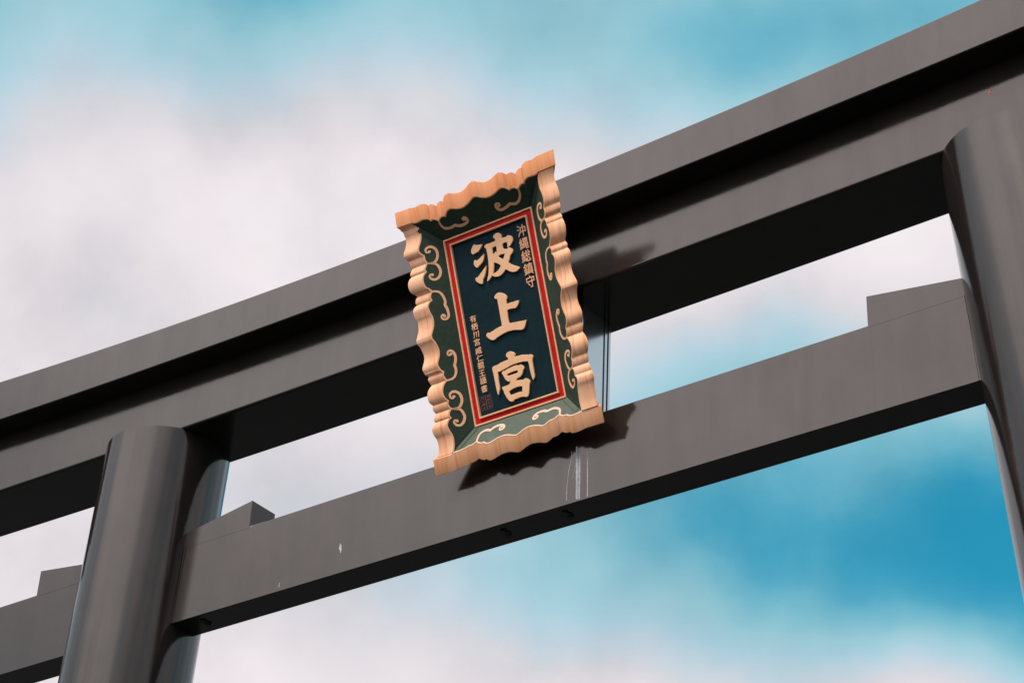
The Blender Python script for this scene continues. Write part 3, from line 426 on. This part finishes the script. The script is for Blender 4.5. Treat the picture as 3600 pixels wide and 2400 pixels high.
def curve_mesh(name, cu, m, parent, depth, loc, sx=1.0, sy=1.0, cx=None):
    """evaluate a 2D curve or text to a mesh lying on the panel: curve x -> plaque x, curve y -> plaque z"""
    t = bpy.data.objects.new('tmp', cu); COL.objects.link(t); bpy.context.view_layer.update()
    me = bpy.data.meshes.new_from_object(t.evaluated_get(bpy.context.evaluated_depsgraph_get()))
    bpy.data.objects.remove(t); bpy.data.curves.remove(cu)
    if cx is not None and len(me.vertices):
        xs = [v.co.x for v in me.vertices]; ys = [v.co.y for v in me.vertices]
        ox, oy = (min(xs)+max(xs))/2, (min(ys)+max(ys))/2
    else: ox = oy = 0
    for v in me.vertices:
        x, y, z = v.co; v.co = ((x-ox)*sx+loc[0], -(loc[2]+z), (y-oy)*sy+loc[1])
    me.flip_normals(); me.materials.clear(); me.materials.append(m); me.name = name
    o = bpy.data.objects.new(name, me); COL.objects.link(o); o.parent = parent; return o
PN = -.012           # depth of the panel's face
for key, lab in (('wave', 'uppermost large raised character'), ('up', 'middle large raised character'), ('miya', 'lowest large raised character')):
    cu = bpy.data.curves.new('c', 'CURVE'); cu.dimensions = '2D'; cu.fill_mode = 'BOTH'
    for poly in TR['kan'][key]:
        p = spline([tuple(q) for q in poly[1:]], True, 4)
        sp = cu.splines.new('POLY'); sp.points.add(len(p)-1); sp.use_cyclic_u = True
        for k, (x, y) in enumerate(p): sp.points[k].co = (x, y, 0, 1)
    cu.extrude = .004; cu.bevel_depth = .0012; cu.bevel_resolution = 1; cu.offset = -.0012
    o = curve_mesh('large_character', cu, CHAR, plaque, 0, (0, 0, PN+.0045)); o['label'] = lab
def glyph(ch, x, z, w, h, m, parent, name, bold=.0, ext=.002):
    cu = bpy.data.curves.new('t', 'FONT'); cu.body = ch; cu.size = 1.0; cu.extrude = ext; cu.offset = bold; cu.resolution_u = 3
    bpy.context.view_layer.update()
    return curve_mesh(name, cu, m, parent, 0, (x, z, PN+ext), w, h, cx=1)
for ch, (x, z) in zip('沖縄総鎮守', ((.2106, .437), (.2117, .3622), (.2114, .2881), (.2108, .2131), (.2108, .1407))):
    glyph(ch, x, z, .062, .072, SMALL, plaque, 'small_character', .006)
for ch, (x, z) in zip('有栖川宮威仁親王謹書', ((-.201, .0515), (-.2003, .0053), (-.1992, -.0409), (-.2012, -.0844), (-.2011, -.1332), (-.2008, -.1769), (-.2016, -.2186), (-.2033, -.2627), (-.2042, -.305), (-.2061, -.352))):
    glyph(ch, x, z, .044, .042, SMALL, plaque, 'small_character', .008)
def seal():
    vs, fs = [], []
    def bar(x0, x1, z0, z1):
        b = len(vs); 
        for n in (PN-.001, PN+.0012):
            vs.extend([(x0, -n, z0), (x1, -n, z0), (x1, -n, z1), (x0, -n, z1)])
        fs.extend([(b+4, b+5, b+6, b+7), (b, b+1, b+5, b+4), (b+1, b+2, b+6, b+5), (b+2, b+3, b+7, b+6), (b+3, b, b+4, b+7)])
    for x0, x1 in ((-.2085, -.1715), (-.2475, -.2105)):
        w = .0014
        bar(x0, x1, -.4705, -.4705+w); bar(x0, x1, -.3905-w, -.3905); bar(x0, x0+w, -.4705, -.3905); bar(x1-w, x1, -.4705, -.3905)
    s = mesh_obj('seal', vs, fs, SEALM, plaque)
    for col, x in (('有栖川宮', -.190), ('威仁親王', -.229)):
        for i, ch in enumerate(col): glyph(ch, x, -.400-.0192*i, .026, .0165, SEALM, s, 'seal_character', -.004, .0006)
seal()
# iron arms that carry the plaque on the strut and the tie beam
for x in (-.2, .2):
    inv = Matrix.Rotation(-TILT, 4, 'X')
    loc = lambda p: tuple(inv @ (Vector(p) - Vector((0, -.402, 1.10199))))
    for z in (.80, 1.15):
        # from the strut's front face forward into the back board
        yb = -.30 - (z-1.10)*.38 + .12
        vs = [loc((x+dx, y, z+dz)) for y in (-.1005, yb-.08) for dx, dz in ((-.012, -.012), (.012, -.012), (.012, .012), (-.012, .012))]
        mesh_obj('bracket', vs, [(0, 1, 2, 3), (4, 5, 6, 7), (0, 1, 5, 4), (1, 2, 6, 5), (2, 3, 7, 6), (3, 0, 4, 7)], IRON, plaque)
